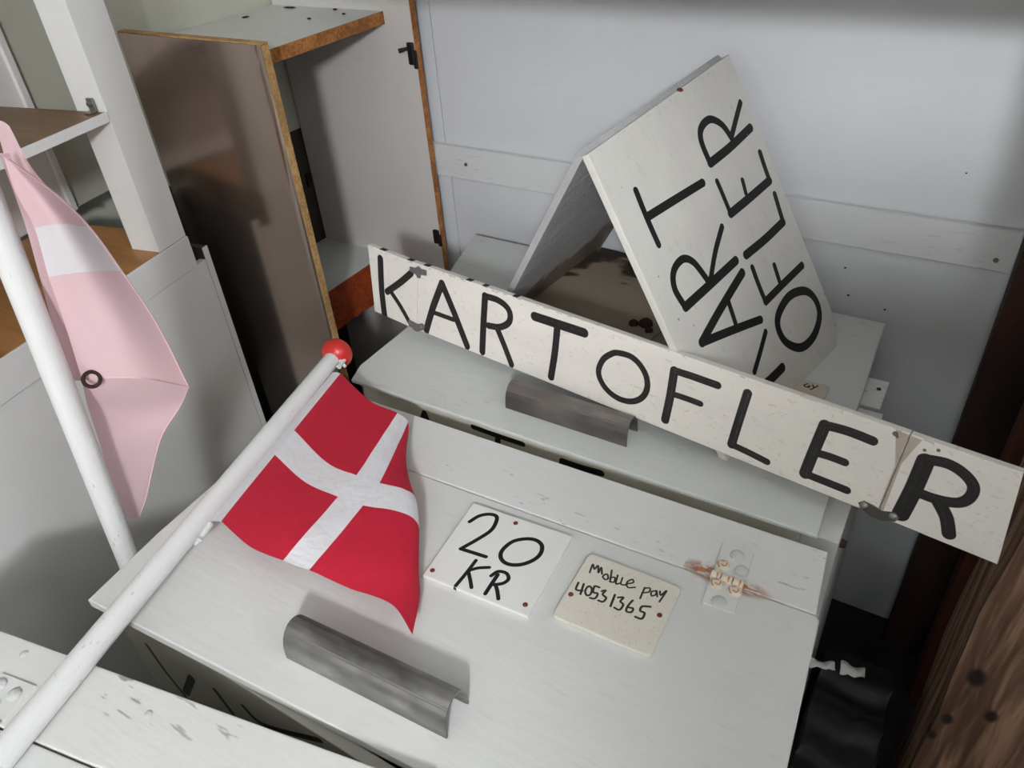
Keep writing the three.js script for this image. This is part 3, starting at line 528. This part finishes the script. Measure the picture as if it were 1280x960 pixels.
{
  const A = V(-0.60, 0.8895, 0.42), b0 = V(-0.718, 0.888, -0.046), tip = V(-0.89, 0.9, -0.761), dir = tip.clone().sub(b0).normalize();
  const t = thing('flag', 'red flag with white cross on a white pole ending in a red knob', 'flag', [-0.8, 0.87, -0.4]);
  const foot = b0.clone().addScaledVector(dir, -0.42);
  part(t, 'pole', rod(foot, tip, 0.0175, 0.0142, 24), M.polePaint, 'white painted pole');
  const ball = new THREE.SphereGeometry(0.028, 28, 18); ball.scale(1, 0.8, 1); ball.applyQuaternion(new THREE.Quaternion().setFromUnitVectors(V(0, 1, 0), dir)); const c = tip.clone().addScaledVector(dir, 0.012); ball.translate(c.x, c.y, c.z);
  part(t, 'finial', ball, M.red, 'round red knob');
  const un = [0, 0.18, 0.353, 0.47, 0.68, 0.86, 1], vn = [0, 0.43, 0.57, 0.8, 1], W = 0.005;
  for (const [a, b, e, f] of [[0, 0.353, 0, 0.43], [0.47, 1, 0, 0.43], [0, 0.353, 0.57, 1], [0.47, 1, 0.57, 1]]) part(t, 'red_field', cloth(CLOTH1, un, vn, a, b, e, f, W), M.clothRed, 'plain red field of the cloth');
  part(t, 'white_cross', merge([cloth(CLOTH1, un, vn, 0.353, 0.47, 0, 1, W, 8, 48), cloth(CLOTH1, un, vn, 0, 0.353, 0.43, 0.57, W, 20, 10), cloth(CLOTH1, un, vn, 0.47, 1, 0.43, 0.57, W, 24, 10)]), M.clothWhite, 'white cross sewn into the cloth');
  // sewn sleeve along the pole
  const s = [[-0.862, 0.8955, -0.733], [-0.786, 0.889, -0.384]].map((q) => V(...q)), e = [[-0.848, 0.895, -0.738], [-0.770, 0.89, -0.395]].map((q) => V(...q)), N = 14;
  const sg = new THREE.PlaneGeometry(1, 1, 2, N), p = sg.attributes.position;
  for (let i = 0; i < p.count; i++) { const w = p.getX(i) + 0.5, v = 0.5 - p.getY(i), q = ease(v, vn, CLOTH1.map((r) => r[0])), o = s[0].clone().lerp(s[1], v).sub(e[0].clone().lerp(e[1], v)); p.setXYZ(i, q[0] + o.x * (1 - w), q[1] + o.y * (1 - w) + 0.002 * Math.sin(w * Math.PI), q[2] + o.z * (1 - w)); }
  sg.computeVertexNormals(); part(t, 'sleeve', sg, M.clothWhite, 'white sewn sleeve along the pole');
  part(t, 'clip', merge([rod(V(-0.865, 0.897, -0.745), V(-0.872, 0.898, -0.772), 0.0045, 0.0035, 10), rod(V(-0.874, 0.9, -0.758), V(-0.862, 0.89, -0.758), 0.003, 0.003, 8)]), M.polePaint);
  part(t, 'clip', merge([rod(V(-0.783, 0.888, -0.386), V(-0.777, 0.883, -0.357), 0.0045, 0.004, 10), rod(V(-0.774, 0.887, -0.362), V(-0.784, 0.877, -0.356), 0.0035, 0.0035, 8)]), M.polePaint);
}
{
  const B = V(-0.959, 0.787, -0.335), T = V(-0.92, 1.261, -0.361), d = T.clone().sub(B).normalize(), foot = B.clone().addScaledVector(d, -0.787 / d.y), top = B.clone().addScaledVector(d, 0.95);
  const t = thing('flag', 'faded pink flag with a pale band, hanging from a leaning white pole by the cabinet', 'flag', [foot.x, 0, foot.z]);
  part(t, 'pole', rod(foot, top, 0.0168, 0.0165, 24), M.polePaint, 'white painted pole');
  FLAP[0] = PINK[5]; const fn = [0, 0.13, 0.36, 0.62, 0.86, 1]; const un = [0, 0.5, 1], vn = [0, 0.2, 0.4, 0.6, 0.8, 1];
  part(t, 'cloth_field', cloth(PINK, un, vn, 0, 1, 0, 0.4, 0.004), M.clothPink); part(t, 'cross_band', cloth(PINK, un, vn, 0, 1, 0.4, 0.6, 0.003), M.clothPale, 'pale band of the cross'); part(t, 'cloth_field', cloth(PINK, un, vn, 0, 1, 0.6, 1, 0.004), M.clothPink);
  part(t, 'sleeve', cloth(STRIP, [0, 1], vn, 0, 1, 0, 1, 0, 8, 30), M.clothPink, 'shaded fold of cloth along the pole'); part(t, 'cloth_fold', cloth(FLAP, un, fn, 0, 1, 0, 1, 0.003), M.clothPink, 'lower fold of the faded cloth'); part(t, 'cloth_fold', cloth(BACKFOLD, un, [0, 0.33, 0.67, 1], 0, 1, 0, 1, 0), M.clothPink, 'fold of cloth behind the front one');
  const hem = new THREE.CatmullRomCurve3(PINK.map((r) => V(...r[2]))); part(t, 'hem', new THREE.TubeGeometry(hem, 40, 0.0014, 6), M.clothPink);
  part(t, 'hem', new THREE.TubeGeometry(new THREE.CatmullRomCurve3(FLAP.map((r) => V(...r[2]))), 40, 0.0012, 6), M.clothPink);
  part(t, 'hem', new THREE.TubeGeometry(new THREE.CatmullRomCurve3(FLAP[0].map((r) => V(...r))), 20, 0.0014, 6), M.clothPink);
  const ring = new THREE.TorusGeometry(0.0098, 0.0026, 10, 24); ring.lookAt(V(0.92, 0.5, 0.38)); ring.translate(-0.918, 1.093, -0.384); part(t, 'ring', ring, M.rustDark, 'small rusty ring');
}

// ================================================================ BROWN CABINET (sides parallel to the back wall, open towards the room)
{
  const t = thing('open_cabinet', 'open old cabinet with a glossy dark brown side and raw orange shelf edges', 'cabinet', [-1.3, 0, -1.17]);
  const plan = new THREE.Shape(); // near side panel seen from above, outer front corner rounded
  plan.moveTo(-1.516, 0.967); plan.lineTo(-1.135, 0.967); plan.quadraticCurveTo(-1.1215, 0.967, -1.1215, 0.976); plan.lineTo(-1.1215, 0.985); plan.lineTo(-1.516, 0.985); plan.lineTo(-1.516, 0.967);
  const sg = new THREE.ExtrudeGeometry(plan, { depth: 1.354, bevelEnabled: false, curveSegments: 10 }); sg.rotateX(-Math.PI / 2);
  const near = part(t, 'side_panel', boxUV(sg), M.laminate, 'glossy dark brown side panel');
  part(near, 'edge_strip', box(-1.1212, -1.1195, 0, 1.3535, -0.9855, -0.969, 0.0005), M.chipPale, 'raw wood front edge'); part(near, 'edge_strip', box(-1.516, -1.1195, 1.3542, 1.357, -0.985, -0.9675, 0.0005), M.chipPale, 'raw wood top edge');
  const far = part(t, 'side_panel', box(-1.512, -1.1085, 0, 2.1, -1.387, -1.37, 0.001), M.cabinetIn, 'white inner side of the far panel'); part(far, 'edge_strip', box(-1.1082, -1.1065, 0, 2.1, -1.387, -1.37, 0.0005), M.chip, 'raw wood front edge');
  for (const [y, s] of [[1.245, 1], [0.816, 0.8]]) {
    const h = part(far, 'hinge', merge([box(-1.125, -1.108, y - 0.022 * s, y + 0.024 * s, -1.3698, -1.362, 0.003), box(-1.113, -1.103, y - 0.03 * s, y + 0.008, -1.3698, -1.364, 0.002)]), M.black, 'black hinge');
    if (s === 1) part(h, 'screw', rod(V(-1.122, y + 0.012, -1.364), V(-1.137, y + 0.009, -1.349), 0.0032, 0.005, 10), M.black);
  }
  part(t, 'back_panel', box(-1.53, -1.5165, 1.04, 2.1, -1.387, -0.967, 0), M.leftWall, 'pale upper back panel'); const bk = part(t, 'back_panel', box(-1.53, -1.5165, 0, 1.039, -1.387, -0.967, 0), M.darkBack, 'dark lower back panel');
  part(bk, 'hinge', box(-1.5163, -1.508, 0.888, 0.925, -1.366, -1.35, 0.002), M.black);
  const s1 = part(t, 'shelf', box(-1.514, -1.182, 1.302, 1.327, -1.3695, -0.986, 0.0008), M.rearLid, 'white top shelf'); part(s1, 'edge_strip', box(-1.1818, -1.18, 1.302, 1.327, -1.3695, -0.986, 0.0004), M.chip, 'raw orange front edge');
  const s2 = part(t, 'shelf', box(-1.514, -1.297, 0.719, 0.735, -1.3695, -0.986, 0.0008), M.rearLid, 'white bottom shelf');
  const rail = new THREE.Shape(); rail.moveTo(0.986, 0.7345); rail.lineTo(1.3695, 0.7345); rail.lineTo(1.3695, 0.624); for (let i = 1; i < 18; i++) rail.lineTo(1.3695 - 0.3835 * i / 18, 0.622 + 0.008 * (rnd() - 0.3)); rail.lineTo(0.986, 0.622);
  const rg = new THREE.ExtrudeGeometry(rail, { depth: 0.0015, bevelEnabled: false }); rg.rotateY(Math.PI / 2); rg.translate(-1.2965, 0, 0);
  part(t, 'front_rail', boxUV(rg), std({ map: M.chip.map, color: 0xe8904e, roughness: 0.7 }), 'orange brown rail under the bottom shelf');
}
for (const [x, z, a, l, lab] of [[-1.43, -1.345, 0.1, 0.04, 'long dark splinter at the back of the top shelf of the open cabinet'], [-1.3, -1.352, 0.2, 0.012, 'small dark chip by the far side panel on the top shelf of the open cabinet'], [-1.245, -1.318, 0.3, 0.01, 'tiny dark chip nearest the far front corner of the top cabinet shelf'], [-1.292, -1.262, 0.1, 0.011, 'dark chip lying alone in the middle of the top cabinet shelf'], [-1.46, -1.24, 1.2, 0.02, 'dark chip at the back left of the top cabinet shelf by the back panel']]) {
  const g = new THREE.DodecahedronGeometry(0.004, 0); g.scale(l / 0.008, 0.5, 0.8); g.rotateY(a); g.translate(x, 1.329, z);
  const o = thing('debris_chip', lab, 'debris', [x, 1.3272, z], 'dark chips on the top cabinet shelf'); part(o, 'chip', g, M.rustDark);
}

// ================================================================ WHITE CABINET WITH HUTCH (front turned a little)
{
  const S = V(-1.353, 0, -0.86), f = V(0.981, 0, -0.192), s = V(0.192, 0, 0.981); // f looks out of the front, s runs along it towards the camera
  const R = new THREE.Matrix4().makeBasis(s, V(0, 1, 0), V(-f.x, 0, -f.z)).setPosition(S);  // x along front, y up, z into the cabinet
  const B = (x0, x1, y0, y1, z0, z1, r = 0.0012) => { const g = box(x0, x1, y0, y1, z0, z1, r); return boxUV(g.applyMatrix4(R)); };
  const c = thing('base_cabinet', 'plain white base cabinet with a closed door beside the leaning pole', 'cabinet', [S.x, 0, S.z]);
  const cs = part(c, 'side_panel', B(-0.045, -0.03, 0, 0.957, 0.002, 0.34), M.darkBack, 'raw brown side panel'); part(cs, 'edge_strip', B(-0.045, -0.03, 0, 0.957, 0.0, 0.0018, 0.0004), M.cabinet); part(c, 'door', B(-0.0285, 0.8, 0.08, 0.932, 0.0, 0.016), M.cabinet); part(c, 'door', B(0.803, 1.0, 0.08, 0.932, 0.0, 0.016), M.cabinet);
  part(c, 'plinth', B(-0.028, 1.0, 0, 0.079, 0.03, 0.045), M.cabinet); part(c, 'side_panel', B(1.002, 1.017, 0, 0.932, 0.0, 0.34), M.cabinet);
  const w = thing('worktop', 'brown worktop with a thick white front edge on the white base cabinet', 'worktop', [S.x, 0.934, S.z]);
  part(w, 'board', B(0.0, 1.02, 0.933, 1.0, 0.0025, 0.345), M.counter); part(w, 'edge_strip', B(0, 1.02, 0.933, 1.0, -0.003, 0.002), M.cabinet, 'thick white front edge');
  const h = thing('shelf_hutch', 'white open shelf unit with a square corner post standing on the worktop', 'shelf', [S.x, 1.0, S.z]);
  part(h, 'post', B(0.0, 0.078, 1.0005, 2.0, 0.001, 0.07), M.cabinet, 'square white corner post'); part(h, 'post', B(0.94, 1.018, 1.0005, 2.0, 0.001, 0.07), M.cabinet);
  part(h, 'back_panel', B(-0.06, 1.018, 1.0005, 2.0, 0.361, 0.37), M.cabinetIn);
  part(h, 'side_panel', B(-0.32, -0.061, 1.0005, 2.0, 0.361, 0.37), M.leftWall, 'pale board beside the back'); part(h, 'corner_strip', B(-0.06, -0.045, 1.0005, 2.0, 0.35, 0.3605), M.cabinet); part(h, 'top', B(-0.026, 1.018, 2.001, 2.02, 0.0, 0.37), M.cabinet);
  const sh = part(h, 'shelf', B(0.08, 0.938, 1.258, 1.274, 0.003, 0.345), M.shelfWood, 'brown shelf'); part(sh, 'edge_strip', B(0.08, 0.938, 1.2575, 1.2745, -0.002, 0.0026), M.cabinet, 'white front edge');
  const pin = part(h, 'shelf_pin', merge([B(0.08, 0.085, 1.2745, 1.298, 0.018, 0.032, 0.0008), B(0.08, 0.098, 1.2745, 1.2775, 0.018, 0.032, 0.0008)]), M.steel, 'metal shelf pin'); part(pin, 'screw', rod(V(0.084, 1.289, 0.025), V(0.09, 1.289, 0.025), 0.005, 0.004, 10).applyMatrix4(R), M.steel);
}

// ================================================================ IN THE GAP AT THE RIGHT
{
  const t = thing('rubbish_bag', 'dark rubbish bag in the gap right of the nearest box', 'bag', [0.02, 0, -0.86]);
  const g = new THREE.BoxGeometry(0.13, 0.36, 0.34, 16, 40, 34), p = g.attributes.position;
  for (let i = 0; i < p.count; i++) { const x = p.getX(i), y = p.getY(i), z = p.getZ(i), k = fbm(x * 2 + 0.5, y * 1.4 + z * 1.2 + 1, 12, 12, 4, 87) - 0.5, q = fbm(z * 2 + 0.5, y * 2 + 0.5, 16, 16, 3, 88) - 0.5; p.setXYZ(i, x * (1 - 0.12 * smooth(0.08, 0.18, y)) + 0.02 * k, y + (y > 0.13 ? 0.035 * q : 0), z + 0.03 * k); }
  g.computeVertexNormals(); g.translate(0.045, 0.181, -0.83); part(t, 'bag_body', boxUV(g), M.bag);
}
for (const [x, z, w, d, a, lab] of [[-0.02, -0.93, 0.05, 0.018, 0.3, 'torn white paper scrap on the dark bag, next to the lid edge'], [0.032, -0.945, 0.04, 0.024, 0.2, 'crumpled white paper scrap on the dark bag, farther from the lid']]) {
  const g = new THREE.PlaneGeometry(w, d, 10, 8), p = g.attributes.position; g.rotateX(-Math.PI / 2);
  for (let i = 0; i < p.count; i++) p.setY(i, 0.03 * (fbm(p.getX(i) * 4 + 0.5, p.getZ(i) * 4 + 0.5, 16, 16, 3, 93) - 0.42));
  g.rotateY(a); g.translate(x, 0.385, z); g.computeVertexNormals(); const o = thing('paper_scrap', lab, 'paper', [x, 0.385, z]); part(o, 'sheet', g, M.paper);
}
// pendant lamp (out of the picture)
{
  const { x, y, z, r } = LAMP, t = thing('pendant_lamp', 'round white pendant lamp hanging from the ceiling', 'lamp', [x, 2.5, z]);
  part(t, 'globe', new THREE.SphereGeometry(r, 24, 16).translate(x, y, z), std({ color: 0xffffff, emissive: 0xfff8ec, emissiveIntensity: 1.5 })); part(t, 'cap', rod(V(x, y + r - 0.006, z), V(x, y + r + 0.04, z), 0.03, 0.02), M.cabinet); part(t, 'cord', rod(V(x, y + r + 0.04, z), V(x, 2.499, z), 0.004), M.black); part(t, 'canopy', rod(V(x, 2.48, z), V(x, 2.4995, z), 0.04, 0.045), M.cabinet);
}
scene.traverse((o) => { if (o.isMesh) { o.castShadow = true; o.receiveShadow = true; } });
renderer.render(scene, camera);
